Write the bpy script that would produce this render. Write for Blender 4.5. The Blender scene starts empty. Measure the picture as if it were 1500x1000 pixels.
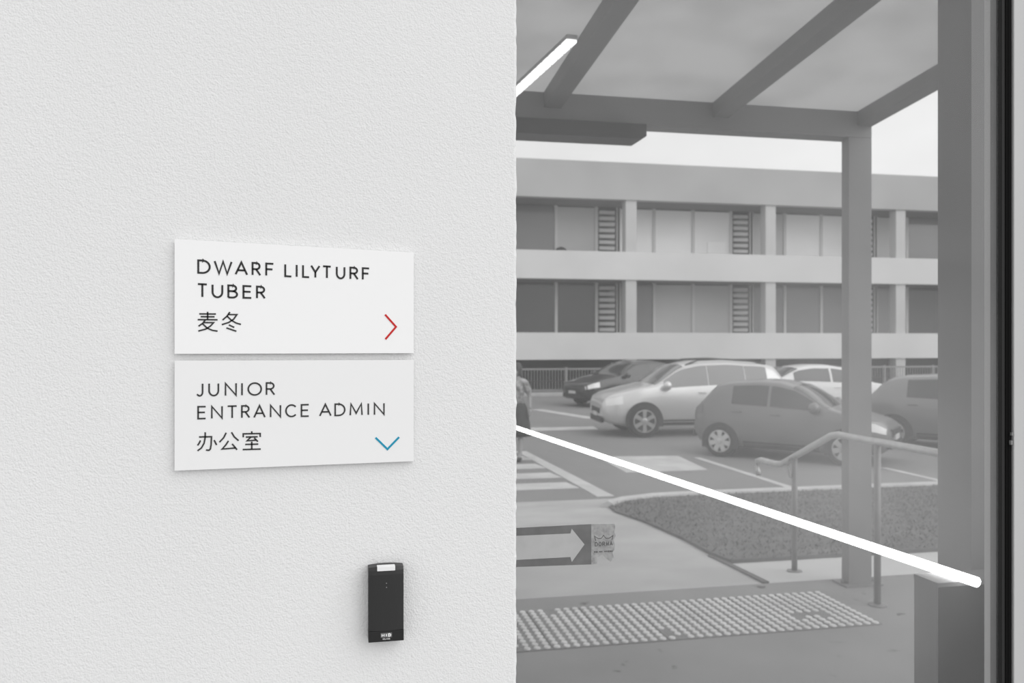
import bpy, bmesh, math, random
from mathutils import Vector, Matrix
random.seed(7)
S = bpy.context.scene
COL = S.collection
PI = math.pi

# ------------------------------------------------------------------ camera
cam = bpy.data.objects.new('camera', bpy.data.cameras.new('camera'))
COL.objects.link(cam)
cam.location = (0, 0, 1.5)
cam.rotation_euler = (PI / 2, 0, -math.atan2(0.2056, 0.97864))
cam.data.sensor_width = 36.0
cam.data.lens = 30.0
cam.data.clip_start = 0.05
cam.data.clip_end = 400
cam.data.dof.use_dof = True
cam.data.dof.focus_distance = 1.2
cam.data.dof.aperture_fstop = 9.0
S.camera = cam

# ------------------------------------------------------------------ sky, sun, exposure
SKY = 0.96
world = bpy.data.worlds.new('overcast_sky')
S.world = world
world.use_nodes = True
wn = world.node_tree
wn.nodes.clear()
w_out = wn.nodes.new('ShaderNodeOutputWorld')
w_bg = wn.nodes.new('ShaderNodeBackground')
w_tc = wn.nodes.new('ShaderNodeTexCoord')
w_mp = wn.nodes.new('ShaderNodeMapping')
w_mp.inputs['Scale'].default_value = (1, 1, 2.6)
w_nz = wn.nodes.new('ShaderNodeTexNoise')
w_nz.inputs['Scale'].default_value = 3.2
w_nz.inputs['Detail'].default_value = 5
w_cr = wn.nodes.new('ShaderNodeValToRGB')
w_cr.color_ramp.elements[0].position = 0.32
w_cr.color_ramp.elements[0].color = (0.83, 0.83, 0.83, 1)
w_cr.color_ramp.elements[1].position = 0.66
w_cr.color_ramp.elements[1].color = (1.0, 1.0, 1.0, 1)
w_bg.inputs['Strength'].default_value = SKY
wn.links.new(w_tc.outputs['Generated'], w_mp.inputs['Vector'])
wn.links.new(w_mp.outputs['Vector'], w_nz.inputs['Vector'])
wn.links.new(w_nz.outputs['Fac'], w_cr.inputs['Fac'])
wn.links.new(w_cr.outputs['Color'], w_bg.inputs['Color'])
wn.links.new(w_bg.outputs['Background'], w_out.inputs['Surface'])

sun = bpy.data.objects.new('sun', bpy.data.lights.new('sun', 'SUN'))
COL.objects.link(sun)
sun.data.energy = 1.15
sun.data.angle = math.radians(62)
sun.rotation_euler = Vector((-0.62, 0.62, -0.62)).to_track_quat('-Z', 'Y').to_euler()

S.view_settings.view_transform = 'Standard'
S.view_settings.look = 'None'
S.view_settings.gamma = 1
S.view_settings.use_curve_mapping = False
S.view_settings.exposure = 0.0


# ------------------------------------------------------------------ materials
def mat(name, col, rough=0.6, metal=0.0, var=0.0, scale=6.0, bump=0.0, bscale=60.0, spec=0.5, emit=0.0, coat=0.0, bdist=0.002):
    m = bpy.data.materials.new(name)
    m.use_nodes = True
    nt = m.node_tree
    b = nt.nodes['Principled BSDF']
    c = (col, col, col) if isinstance(col, (int, float)) else col
    b.inputs['Base Color'].default_value = (*c, 1)
    b.inputs['Roughness'].default_value = rough
    b.inputs['Metallic'].default_value = metal
    b.inputs['Specular IOR Level'].default_value = spec
    if coat:
        b.inputs['Coat Weight'].default_value = coat
        b.inputs['Coat Roughness'].default_value = 0.06
    if emit:
        b.inputs['Emission Color'].default_value = (*c, 1)
        b.inputs['Emission Strength'].default_value = emit
    tc = nt.nodes.new('ShaderNodeTexCoord')
    if var:
        n = nt.nodes.new('ShaderNodeTexNoise')
        n.inputs['Scale'].default_value = scale
        n.inputs['Detail'].default_value = 6
        r = nt.nodes.new('ShaderNodeValToRGB')
        r.color_ramp.elements[0].position = 0.3
        r.color_ramp.elements[1].position = 0.7
        r.color_ramp.elements[0].color = (*[max(0, x * (1 - var)) for x in c], 1)
        r.color_ramp.elements[1].color = (*[min(1, x * (1 + var)) for x in c], 1)
        nt.links.new(tc.outputs['Object'], n.inputs['Vector'])
        nt.links.new(n.outputs['Fac'], r.inputs['Fac'])
        nt.links.new(r.outputs['Color'], b.inputs['Base Color'])
    if bump:
        n2 = nt.nodes.new('ShaderNodeTexNoise')
        n2.inputs['Scale'].default_value = bscale
        n2.inputs['Detail'].default_value = 4
        bp = nt.nodes.new('ShaderNodeBump')
        bp.inputs['Strength'].default_value = bump
        bp.inputs['Distance'].default_value = bdist
        nt.links.new(tc.outputs['Object'], n2.inputs['Vector'])
        nt.links.new(n2.outputs['Fac'], bp.inputs['Height'])
        nt.links.new(bp.outputs['Normal'], b.inputs['Normal'])
    return m


def stained(name, col, dark, scale, thr, rough=0.8, var=0.12):
    """concrete with scattered dark spots of their own shape"""
    m = mat(name, col, rough, var=var, scale=1.3, bump=0.25, bscale=90)
    nt = m.node_tree
    b = nt.nodes['Principled BSDF']
    old = b.inputs['Base Color'].links[0].from_socket
    tc = [n for n in nt.nodes if n.type == 'TEX_COORD'][0]
    n = nt.nodes.new('ShaderNodeTexNoise')
    n.inputs['Scale'].default_value = scale
    n.inputs['Detail'].default_value = 3
    r = nt.nodes.new('ShaderNodeValToRGB')
    r.color_ramp.elements[0].position = thr
    r.color_ramp.elements[1].position = thr + 0.09
    mx = nt.nodes.new('ShaderNodeMixRGB')
    mx.inputs['Color2'].default_value = (dark, dark, dark, 1)
    nt.links.new(tc.outputs['Object'], n.inputs['Vector'])
    nt.links.new(n.outputs['Fac'], r.inputs['Fac'])
    nt.links.new(r.outputs['Color'], mx.inputs['Fac'])
    nt.links.new(old, mx.inputs['Color1'])
    nt.links.new(mx.outputs['Color'], b.inputs['Base Color'])
    return m


M = {}
# white stucco: lumps of a few millimetres
M['stucco'] = mat('white_stucco', 0.85, 0.9, var=0.02, scale=2.0, spec=0.2)
nt = M['stucco'].node_tree
_tc = [n for n in nt.nodes if n.type == 'TEX_COORD'][0]
_a = nt.nodes.new('ShaderNodeTexNoise'); _a.inputs['Scale'].default_value = 420; _a.inputs['Detail'].default_value = 3; _a.inputs['Roughness'].default_value = 0.6
_v = nt.nodes.new('ShaderNodeTexNoise'); _v.inputs['Scale'].default_value = 210; _v.inputs['Detail'].default_value = 2
_ad = nt.nodes.new('ShaderNodeMath'); _ad.operation = 'ADD'
_bp = nt.nodes.new('ShaderNodeBump'); _bp.inputs['Strength'].default_value = 0.6; _bp.inputs['Distance'].default_value = 0.0013
nt.links.new(_tc.outputs['Object'], _a.inputs['Vector'])
nt.links.new(_tc.outputs['Object'], _v.inputs['Vector'])
nt.links.new(_a.outputs['Fac'], _ad.inputs[0]); nt.links.new(_v.outputs['Fac'], _ad.inputs[1])
nt.links.new(_ad.outputs['Value'], _bp.inputs['Height'])
nt.links.new(_bp.outputs['Normal'], nt.nodes['Principled BSDF'].inputs['Normal'])

M['plate'] = mat('white_sign_board', 0.965, 0.55, spec=0.3, bump=0.05, bscale=500, bdist=0.0005)
M['plate_warm'] = mat('pale_sign_board', 0.91, 0.5, spec=0.3)
M['ink'] = mat('black_sign_print', 0.022, 0.6)
M['ink_soft'] = mat('charcoal_sign_print', 0.035, 0.6)
M['red'] = mat('red_sign_print', (0.58, 0.004, 0.003), 0.5)
M['blue'] = mat('blue_sign_print', (0.0, 0.30, 0.47), 0.5)
M['reader'] = mat('black_reader_plastic', 0.022, 0.45, bump=0.05, bscale=600, bdist=0.0003)
M['reader_cap'] = mat('black_reader_base_plastic', 0.012, 0.4)
M['reader_led'] = mat('white_reader_window', 0.9, 0.3)
M['reader_dot'] = mat('grey_reader_mark', 0.2, 0.4)
M['reader_logo'] = mat('grey_logo_field', 0.16, 0.5)
M['print_white'] = mat('white_logo_print', 0.85, 0.5)
M['sticker_dark'] = mat('grey_sticker_film', 0.15, 0.5, var=0.15, scale=40)
M['sticker_white'] = mat('pale_sticker_film', 0.46, 0.5, var=0.05, scale=40)
M['sticker_label'] = mat('worn_sticker_label', 0.33, 0.6, var=0.25, scale=120)
M['sticker_ink'] = mat('faded_sticker_print', 0.11, 0.6)
M['seal'] = mat('black_rubber_seal', 0.006, 0.9, spec=0.1)
M['seal_grey'] = mat('dark_grey_door_edge', 0.035, 0.7, spec=0.2)
M['jamb'] = mat('light_grey_jamb_paint', 0.56, 0.6, var=0.02, scale=3)
M['pillar'] = mat('grey_pillar_paint', 0.2, 0.6, var=0.04, scale=2)
M['panel'] = mat('dark_grey_panel', 0.035, 0.7, var=0.05, scale=3)
M['steel_dark'] = mat('grey_painted_steel', 0.2, 0.5, var=0.06, scale=3)
M['lintel'] = mat('dark_bulkhead_sheet', 0.03, 0.55, var=0.05, scale=2)
M['post_steel'] = mat('dull_grey_steel', 0.24, 0.5, metal=0.3, var=0.1, scale=10)
M['galv'] = mat('galvanised_steel', 0.5, 0.38, metal=0.6, var=0.1, scale=20)
M['floor'] = stained('grey_entrance_concrete', 0.24, 0.08, 8.0, 0.66)
M['path'] = stained('pale_path_concrete', 0.42, 0.26, 1.1, 0.68)
M['landing'] = mat('pale_landing_concrete', 0.52, 0.8, var=0.06, scale=2)
M['court'] = mat('forecourt_paving', 0.42, 0.85, var=0.08, scale=2)
M['joint'] = mat('dark_joint', 0.12, 0.9)
M['tile'] = mat('grey_tactile_tile', 0.2, 0.8, var=0.1, scale=5)
M['stud'] = mat('pale_tactile_stud', 0.60, 0.6, var=0.15, scale=4)
M['road'] = mat('worn_asphalt', 0.21, 0.9, var=0.12, scale=0.5, bump=0.3, bscale=120)
M['paint'] = mat('worn_road_paint', 0.50, 0.8, var=0.12, scale=3)
M['kerb'] = mat('pale_kerb_concrete', 0.46, 0.85, var=0.1, scale=3)
M['grass'] = mat('dry_grass', 0.12, 0.9, var=0.2, scale=3)
M['grass_blade'] = mat('grass_blade', 0.15, 0.8, var=0.15, scale=8)
M['parapet'] = mat('facade_parapet_concrete', 0.43, 0.85, var=0.1, scale=0.3)
M['concrete'] = mat('facade_concrete', 0.66, 0.85, var=0.07, scale=0.35)
M['soffit'] = mat('facade_soffit', 0.2, 0.9, var=0.05, scale=0.5)
M['column'] = mat('facade_column_paint', 0.55, 0.8, var=0.04, scale=1)
M['mullion'] = mat('pale_window_metal', 0.62, 0.5)
M['glass_dark'] = mat('dark_window_glass', 0.05, 0.08, spec=0.6)
M['glass_mid'] = mat('grey_window_glass', 0.2, 0.1, spec=0.6)
M['blind'] = mat('drawn_roller_blind', 0.95, 0.7, var=0.05, scale=0.5)  # bright reflection painted into the pane colour, over drawn blinds
M['blind_grey'] = mat('drawn_grey_blind', 0.55, 0.7, var=0.05, scale=0.5)  # weaker reflection painted as a mid grey pane
M['paper'] = mat('white_paper_sheet', 0.99, 0.8)
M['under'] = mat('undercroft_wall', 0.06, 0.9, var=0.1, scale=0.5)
M['fence'] = mat('grey_fence_steel', 0.25, 0.5)
M['tyre'] = mat('tyre_rubber', 0.02, 0.8)
M['rim'] = mat('alloy_rim', 0.55, 0.35, metal=0.7)
M['arch'] = mat('black_wheel_arch', 0.03, 0.7)
M['car_glass'] = mat('car_window_glass', 0.05, 0.05, spec=0.7)
M['car_glass_pale'] = mat('pale_tinted_car_glass', 0.17, 0.06, spec=0.9)
M['trim'] = mat('black_car_trim', 0.025, 0.5)
M['lamp_clear'] = mat('clear_headlamp', 0.85, 0.1, spec=0.8)
M['lamp_red'] = mat('tail_lamp', 0.16, 0.2)
M['plate_no'] = mat('number_plate', 0.6, 0.5)
M['silver'] = mat('silver_car_paint', 0.66, 0.32, metal=0.5, coat=0.6)
M['charcoal'] = mat('charcoal_car_paint', 0.16, 0.35, metal=0.2, coat=0.7)
M['graphite'] = mat('graphite_car_paint', 0.2, 0.35, metal=0.3, coat=0.7)
M['black_paint'] = mat('black_car_paint', 0.02, 0.3, coat=0.8)
M['white_paint'] = mat('white_car_paint', 0.78, 0.3, coat=0.6)
M['skin'] = mat('skin', 0.3, 0.6)
M['hair'] = mat('dark_hair', 0.04, 0.6)
M['shirt'] = mat('patterned_shirt_cloth', 0.3, 0.9, var=0.7, scale=9)
M['skirt'] = mat('dark_skirt_cloth', 0.045, 0.9)
M['shoe'] = mat('dark_shoe', 0.04, 0.6)
M['bag'] = mat('dark_bag_cloth', 0.04, 0.8)
M['bolt'] = mat('white_bolt_cap', 0.95, 0.4)
M['led'] = mat('white_led_tube', 1.0, 0.4, emit=5.0)
M['led_cell'] = mat('white_led_cell', 1.0, 0.4, emit=1.2)
M['led_body'] = mat('white_lamp_housing', 0.45, 0.5)

# translucent roof sheet
m = bpy.data.materials.new('translucent_roof_sheet'); m.use_nodes = True
nt = m.node_tree; nt.nodes.clear()
o_ = nt.nodes.new('ShaderNodeOutputMaterial'); mx = nt.nodes.new('ShaderNodeMixShader'); mx.inputs[0].default_value = 0.36
tr = nt.nodes.new('ShaderNodeBsdfTranslucent'); df = nt.nodes.new('ShaderNodeBsdfDiffuse'); df.inputs['Color'].default_value = (0.6, 0.6, 0.6, 1)
tc = nt.nodes.new('ShaderNodeTexCoord'); nz = nt.nodes.new('ShaderNodeTexNoise'); nz.inputs['Scale'].default_value = 2.2; nz.inputs['Detail'].default_value = 7
cr = nt.nodes.new('ShaderNodeValToRGB')
cr.color_ramp.elements[0].position = 0.3; cr.color_ramp.elements[0].color = (0.66, 0.66, 0.66, 1)
cr.color_ramp.elements[1].position = 0.6; cr.color_ramp.elements[1].color = (0.80, 0.80, 0.80, 1)
nt.links.new(tc.outputs['Object'], nz.inputs['Vector']); nt.links.new(nz.outputs['Fac'], cr.inputs['Fac']); nt.links.new(cr.outputs['Color'], tr.inputs['Color'])
nt.links.new(tr.outputs[0], mx.inputs[1]); nt.links.new(df.outputs[0], mx.inputs[2]); nt.links.new(mx.outputs[0], o_.inputs['Surface'])
M['roof'] = m

# door glass: clear pane, pale film painting in the reflected veil, weak surface gloss
m = bpy.data.materials.new('dusty_door_glass'); m.use_nodes = True
nt = m.node_tree; nt.nodes.clear()
o_ = nt.nodes.new('ShaderNodeOutputMaterial')
tp = nt.nodes.new('ShaderNodeBsdfTransparent'); tp.inputs['Color'].default_value = (0.97, 0.97, 0.97, 1)
df = nt.nodes.new('ShaderNodeBsdfDiffuse'); df.inputs['Color'].default_value = (0.85, 0.85, 0.85, 1)
gl = nt.nodes.new('ShaderNodeBsdfGlossy'); gl.inputs['Roughness'].default_value = 0.03
tc = nt.nodes.new('ShaderNodeTexCoord'); nz = nt.nodes.new('ShaderNodeTexNoise'); nz.inputs['Scale'].default_value = 3.5; nz.inputs['Detail'].default_value = 6
mr = nt.nodes.new('ShaderNodeMapRange'); mr.inputs['From Min'].default_value = 0.25; mr.inputs['From Max'].default_value = 0.75
mr.inputs['To Min'].default_value = 0.052; mr.inputs['To Max'].default_value = 0.074
m1 = nt.nodes.new('ShaderNodeMixShader'); m2 = nt.nodes.new('ShaderNodeMixShader'); m2.inputs[0].default_value = 0.004
nt.links.new(tc.outputs['Object'], nz.inputs['Vector']); nt.links.new(nz.outputs['Fac'], mr.inputs['Value'])
# broad soft patch of film: lamp glow and veil painted over faint smears
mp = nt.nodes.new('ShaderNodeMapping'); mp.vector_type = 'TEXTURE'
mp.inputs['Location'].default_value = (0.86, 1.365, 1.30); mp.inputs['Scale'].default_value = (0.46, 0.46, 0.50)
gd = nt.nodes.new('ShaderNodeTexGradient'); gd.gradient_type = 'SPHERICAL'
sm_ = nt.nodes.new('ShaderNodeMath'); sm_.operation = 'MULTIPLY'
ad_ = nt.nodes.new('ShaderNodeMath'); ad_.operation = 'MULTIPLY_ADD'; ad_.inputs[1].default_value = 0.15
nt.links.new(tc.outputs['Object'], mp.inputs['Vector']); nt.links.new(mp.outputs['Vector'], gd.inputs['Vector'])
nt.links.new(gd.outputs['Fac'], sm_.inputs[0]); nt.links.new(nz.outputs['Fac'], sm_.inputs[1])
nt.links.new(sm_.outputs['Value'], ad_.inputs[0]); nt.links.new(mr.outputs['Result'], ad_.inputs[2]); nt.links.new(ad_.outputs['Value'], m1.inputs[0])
nt.links.new(tp.outputs[0], m1.inputs[1]); nt.links.new(df.outputs[0], m1.inputs[2])
nt.links.new(m1.outputs[0], m2.inputs[1]); nt.links.new(gl.outputs[0], m2.inputs[2]); nt.links.new(m2.outputs[0], o_.inputs['Surface'])
M['glass'] = m


# ------------------------------------------------------------------ mesh helpers
class MB:
    def __init__(s):
        s.v, s.f = [], []

    def add(s, v, f):
        n = len(s.v); s.v += [tuple(p) for p in v]; s.f += [tuple(i + n for i in q) for q in f]; return s

    def box(s, x0, x1, y0, y1, z0, z1):
        return s.add([(x0, y0, z0), (x1, y0, z0), (x1, y1, z0), (x0, y1, z0), (x0, y0, z1), (x1, y0, z1), (x1, y1, z1), (x0, y1, z1)],
                     [(3, 2, 1, 0), (4, 5, 6, 7), (0, 1, 5, 4), (1, 2, 6, 5), (2, 3, 7, 6), (3, 0, 4, 7)])

    def prism(s, poly, axis, a, b):
        """poly of 2D points extruded along axis ('x','y','z') from a to b"""
        def P(p, t):
            return {'x': (t, p[0], p[1]), 'y': (p[0], t, p[1]), 'z': (p[0], p[1], t)}[axis]
        n = len(poly)
        v = [P(p, a) for p in poly] + [P(p, b) for p in poly]
        f = [tuple(range(n))[::-1], tuple(range(n, 2 * n))] + [(i, (i + 1) % n, n + (i + 1) % n, n + i) for i in range(n)]
        return s.add(v, f)

    def tube(s, pts, r, n=10, cap=True):
        pts = [Vector(p) for p in pts]
        rs = r if isinstance(r, (list, tuple)) else [r] * len(pts)
        rings = []
        up = Vector((0, 0, 1))
        t0 = (pts[1] - pts[0]).normalized()
        if abs(t0.dot(up)) > 0.95: up = Vector((1, 0, 0))
        for i, p in enumerate(pts):
            if i == 0: t = pts[1] - pts[0]
            elif i == len(pts) - 1: t = pts[-1] - pts[-2]
            else: t = (pts[i + 1] - p).normalized() + (p - pts[i - 1]).normalized()
            t.normalize()
            a = t.cross(up)
            if a.length < 1e-3: a = t.cross(Vector((1, 0, 0)))
            a.normalize(); b = a.cross(t).normalized()
            rings.append([p + (a * math.cos(2 * PI * k / n) + b * math.sin(2 * PI * k / n)) * rs[i] for k in range(n)])
        v = [q for rg in rings for q in rg]
        f = []
        for i in range(len(pts) - 1):
            for k in range(n):
                f.append((i * n + k, i * n + (k + 1) % n, (i + 1) * n + (k + 1) % n, (i + 1) * n + k))
        if cap:
            f.append(tuple(range(n))[::-1]); f.append(tuple(range((len(pts) - 1) * n, len(pts) * n)))
        return s.add(v, f)

    def lathe(s, prof, axis='z', n=20, c=(0, 0, 0)):
        """prof: (radius, height) pairs"""
        v, f = [], []
        for r, h in prof:
            for k in range(n):
                a = 2 * PI * k / n
                q = (r * math.cos(a), r * math.sin(a), h) if axis == 'z' else (r * math.cos(a), h, r * math.sin(a))
                v.append((q[0] + c[0], q[1] + c[1], q[2] + c[2]))
        for i in range(len(prof) - 1):
            for k in range(n):
                f.append((i * n + k, i * n + (k + 1) % n, (i + 1) * n + (k + 1) % n, (i + 1) * n + k))
        f.append(tuple(range(n))[::-1]); f.append(tuple(range((len(prof) - 1) * n, len(prof) * n)))
        return s.add(v, f)

    def mesh(s, name, m, smooth=False, bevel=0.0, recalc=True):
        me = bpy.data.meshes.new(name)
        me.from_pydata(s.v, [], s.f)
        bm = bmesh.new(); bm.from_mesh(me)
        if recalc: bmesh.ops.recalc_face_normals(bm, faces=bm.faces)
        if bevel:
            bmesh.ops.bevel(bm, geom=list(bm.edges), offset=bevel, segments=2, profile=0.7, affect='EDGES')
        bm.to_mesh(me); bm.free()
        if smooth:
            me.polygons.foreach_set('use_smooth', [True] * len(me.polygons))
        me.materials.append(M[m] if isinstance(m, str) else m)
        return me

    def build(s, name, m, parent=None, **k):
        return link(name, s.mesh(name, m, **k), parent)


def link(name, me, parent=None, loc=None):
    o = bpy.data.objects.new(name, me)
    COL.objects.link(o)
    if parent is not None: o.parent = parent
    if loc is not None: o.location = loc
    return o


def empty(name, loc=(0, 0, 0), rz=0.0):
    o = bpy.data.objects.new(name, None); COL.objects.link(o)
    o.location = loc; o.rotation_euler = (0, 0, rz); o.empty_display_size = 0.1
    return o


def tag(o, label, cat, group=None, kind=None):
    o['label'] = label; o['category'] = cat
    if group: o['group'] = group
    if kind: o['kind'] = kind
    return o


def structure(o, label=None, cat=None):
    o['kind'] = 'structure'
    if label: o['label'] = label
    if cat: o['category'] = cat
    return o


# ------------------------------------------------------------------ the ground
RAMP0, RAMP1, LOW = 4.87, 10.9, -0.6


def gz(y):
    return 0.0 if y < RAMP0 else max(LOW, LOW * (y - RAMP0) / (RAMP1 - RAMP0))


fl = MB().box(-6, 9, 1.33, RAMP0 - 0.015, -0.2, 0).build('floor', 'floor')
structure(fl, 'grey stained concrete entrance floor under the canopy', 'floor')
fc = MB().box(-25, 25, -30, 1.33, -0.2, 0).build('floor_forecourt', 'court')
structure(fc, 'pale paving of the forecourt in front of the white wall', 'floor')
j = MB().box(-6, 9, RAMP0 - 0.015, RAMP0 + 0.02, -0.2, -0.012).build('trim_1', 'joint')
structure(j, 'dark joint along the edge of the entrance floor', 'trim')
pth = MB().prism([(RAMP0 + 0.02, -0.012), (RAMP1, LOW), (RAMP1, LOW - 0.25), (RAMP0 + 0.02, -0.25)], 'x', -9, 40).build('ground_path', 'path')
structure(pth, 'pale concrete path sloping down from the entrance to the road', 'path')
rd = MB().box(-40, 90, RAMP1, 120, LOW - 0.2, LOW).build('ground_road', 'road')
structure(rd, 'worn grey asphalt of the road and car park', 'road')


def mark(pts, name='road_marking'):
    return MB().prism(pts, 'z', LOW, LOW + 0.006).build(name, 'paint', rd)


mark([(3.50, 11.05), (3.74, 11.05), (3.62, 15.9), (3.44, 15.9)], 'crossing_edge_line')
for yc in (12.02, 12.98, 13.98, 15.0, 16.0, 17.0):
    mark([(-1.5, yc - .26), (3.46, yc - .26), (3.40, yc + .26), (-1.5, yc + .26)], 'crossing_stripe')
mark([(6.38, 11.1), (6.50, 11.1), (6.50, 14.4), (6.38, 14.4)], 'bay_line')
mark([(8.90, 11.1), (9.02, 11.1), (9.02, 12.6), (8.90, 12.6)], 'bay_line')
mark([(6.0, 25.6), (6.35, 25.6), (7.15, 22.3), (6.75, 22.3)], 'give_way_line')
mark([(4.6, 13.0), (6.0, 13.0), (6.2, 14.7), (4.7, 14.9)], 'painted_patch')
mark([(4.4, 19.5), (6.2, 19.5), (6.3, 20.2), (4.5, 20.2)], 'crossing_stripe')

# raised landing beside the hand rail
lq = [(2.67, RAMP0 + .02), (9, RAMP0 + .02), (9, 5.64), (2.77, 5.64)]
ld = MB().add([(x, y, gz(y) - .012 + .004) for x, y in lq] + [(x, y, gz(y) - .2) for x, y in lq], [(0, 1, 2, 3), (7, 6, 5, 4)] + [(i, (i + 1) % 4, 4 + (i + 1) % 4, 4 + i) for i in range(4)]).build('landing_slab', 'landing')
structure(ld, 'pale level landing slab at the foot of the hand rail', 'landing')
jq = [(2.63, RAMP0 + .02), (2.67, RAMP0 + .02), (2.77, 5.64), (2.80, 6.0), (2.77, 6.0), (2.73, 5.64)]
jn = MB().add([(x, y, gz(y) + .003) for x, y in jq] + [(x, y, gz(y) - .2) for x, y in jq], [tuple(range(6)), tuple(range(11, 5, -1))] + [(i, (i + 1) % 6, 6 + (i + 1) % 6, 6 + i) for i in range(6)]).build('trim_2', 'joint')
structure(jn, 'dark joint between the path and the landing slab', 'trim')

# lawn with its kerb
bed = [(3.25, 9.85), (3.12, 9.2), (3.08, 8.16), (2.94, 6.86), (2.80, 6.0), (2.78, 5.64), (14, 5.64), (14, 10.7), (4.9, 10.7), (4.15, 10.62), (3.6, 10.3)]
lawn = MB()
NX, NY = 90, 50


def inside(x, y):
    c = False
    for i in range(len(bed)):
        (x0, y0), (x1, y1) = bed[i], bed[i - 1]
        if (y0 > y) != (y1 > y) and x < (x1 - x0) * (y - y0) / (y1 - y0) + x0: c = not c
    return c


lawn.add([(x, y, gz(y) + 0.02) for x, y in bed] + [(x, y, gz(y) - 0.2) for x, y in bed],
         [tuple(range(len(bed)))] + [(i, (i + 1) % len(bed), len(bed) + (i + 1) % len(bed), len(bed) + i) for i in range(len(bed))])
lw = lawn.build('lawn', 'grass')
tag(lw, 'dark grass bed beside the path, between the hand rail and the road', 'lawn', kind='stuff')
bl = MB()
n = 0
while n < 24000:
    x, y = random.uniform(2.75, 11), random.uniform(5.64, 10.75)
    x += random.gauss(0, .015)
    if not inside(x, y): continue
    n += 1
    a = random.uniform(0, 2 * PI); h = random.uniform(.015, .04); w = random.uniform(.005, .011)
    dx, dy = math.cos(a) * w, math.sin(a) * w
    lx, ly = random.gauss(0, .02), random.gauss(0, .02)
    z = gz(y) + .015
    bl.add([(x - dx, y - dy, z), (x + dx, y + dy, z), (x + lx, y + ly, z + h)], [(0, 1, 2)])
gb = bl.build('grass_blades', 'grass_blade', lw, recalc=False)
gb['kind'] = 'stuff'
kb = MB()
kpts = [(3.22, 9.75), (3.3, 9.95), (3.6, 10.33), (4.15, 10.68), (4.9, 10.78), (9, 10.78), (14, 10.78)]
kb.tube([(x, y, gz(y) - 0.01) for x, y in kpts], 0.085, 8)
structure(kb.build('kerb', 'kerb'), 'pale concrete kerb curving round the grass bed', 'kerb')
kb2 = MB().box(2, 44, 31.6, 31.9, LOW, LOW + 0.13).build('kerb_far', 'kerb', bevel=0.02)
structure(kb2, 'pale kerb in front of the fence across the car park', 'kerb')

# tactile paving: 2 x 7 tiles with studs
TX0, TX1, TY0, TY1 = 0.75, 2.85, 4.02, 4.62
tp_ = empty('tactile_paving', (TX0, TY0, 0))
tag(tp_, 'studded grey tactile paving strip across the entrance floor', 'paving')
tme = MB().box(0.002, 0.298, 0.002, 0.298, 0, 0.006).mesh('tile', 'tile')
for a in range(7):
    for b in range(2):
        link('tile', tme, tp_, (a * .3, b * .3, 0))
st = MB()
worn = [(.95, .06, .07), (.42, .55, .05), (1.78, .20, .07), (1.88, .20, .06), (.05, .03, .1)]
for a in range(42):
    for b in range(12):
        x, y = .025 + a * .05, .025 + b * .05
        if any(math.hypot(x - p, (y - q)) < r and random.random() < .5 for p, q, r in worn): continue
        n0 = len(st.v); st.lathe([(.0175, .005), (.0170, .0085), (.0135, .0115)], 'z', 10, (x, y, 0))
        st.v[n0:] = [(p[0], y + (p[1] - y) * 1.28, p[2]) for p in st.v[n0:]]
so = st.build('studs', 'stud', tp_, recalc=False); so['kind'] = 'stuff'

# ------------------------------------------------------------------ white wall, door, jamb
WY = 1.16
EDGE = 0.2505
wv, wf = [], []
NZ = 420
zs = [3.6 * i / NZ for i in range(NZ + 1)]
for i, z in enumerate(zs):
    e = EDGE + random.gauss(0, .0004)
    wv += [(-7, WY, z), (e - .004, WY, z), (e, WY + .004 + random.gauss(0, .0005), z), (e - random.uniform(0, .0006), 1.32, z), (-7, 1.32, z)]
for i in range(NZ):
    for k in range(5):
        wf.append((i * 5 + k, i * 5 + (k + 1) % 5, (i + 1) * 5 + (k + 1) % 5, (i + 1) * 5 + k))
wf += [(4, 3, 2, 1, 0), tuple(NZ * 5 + k for k in range(5))]
wl = MB().add(wv, wf).build('wall_left', 'stucco')
structure(wl, 'white stucco wall carrying the two signs and the card reader', 'wall')

wr_ = MB().box(-7, 0.23, 1.325, 4.5, 0, 2.65).build('wall_return', 'jamb')  # unseen block added to cut sky light on the left floor
structure(wr_, 'grey return wall of the building behind the white stucco wall', 'wall')

door = empty('door_1', (0.55, 1.36, 0))
structure(door, 'tall glass sliding door beside the white stucco wall', 'door')


def dpart(mb, name, m, **k):
    o = mb.build(name, m, door, **k); o.location = (-.55, -1.36, 0); return o


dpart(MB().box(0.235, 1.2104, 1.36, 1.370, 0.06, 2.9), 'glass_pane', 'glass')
dpart(MB().box(1.2045, 1.2105, 1.350, 1.3595, 0.0, 2.9), 'pane_edge_profile', 'seal_grey')
dpart(MB().box(1.2106, 1.2150, 1.348, 1.3595, 0.0, 2.9), 'brush_seal', 'seal')
dpart(MB().box(1.2160, 1.2225, 1.348, 1.3595, 0.0, 2.9), 'brush_seal', 'seal')
dpart(MB().box(1.2105, 1.2226, 1.3596, 1.371, 0.0, 2.9), 'seal_backing', 'seal')
dpart(MB().box(1.2228, 1.2262, 1.352, 1.40, 0.0, 2.9), 'jamb_angle', 'post_steel')
dpart(MB().box(0.235, 1.2045, 1.350, 1.380, 0.0, 0.06), 'bottom_rail', 'seal_grey')
dpart(MB().box(0.235, 1.2045, 1.350, 1.380, 2.9, 2.98), 'top_rail', 'seal_grey')
dpart(MB().box(1.2170, 1.2215, 1.343, 1.348, 1.3105, 1.3185).box(1.2190, 1.2225, 1.343, 1.348, 1.327, 1.333), 'latch_keeper', 'post_steel', bevel=.0008)
jb = MB().box(1.2263, 1.85, 1.346, 1.42, 0, 3.2).build('wall_right', 'jamb', bevel=.002)
structure(jb, 'light grey smooth door jamb at the edge of the glass', 'wall')
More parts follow.
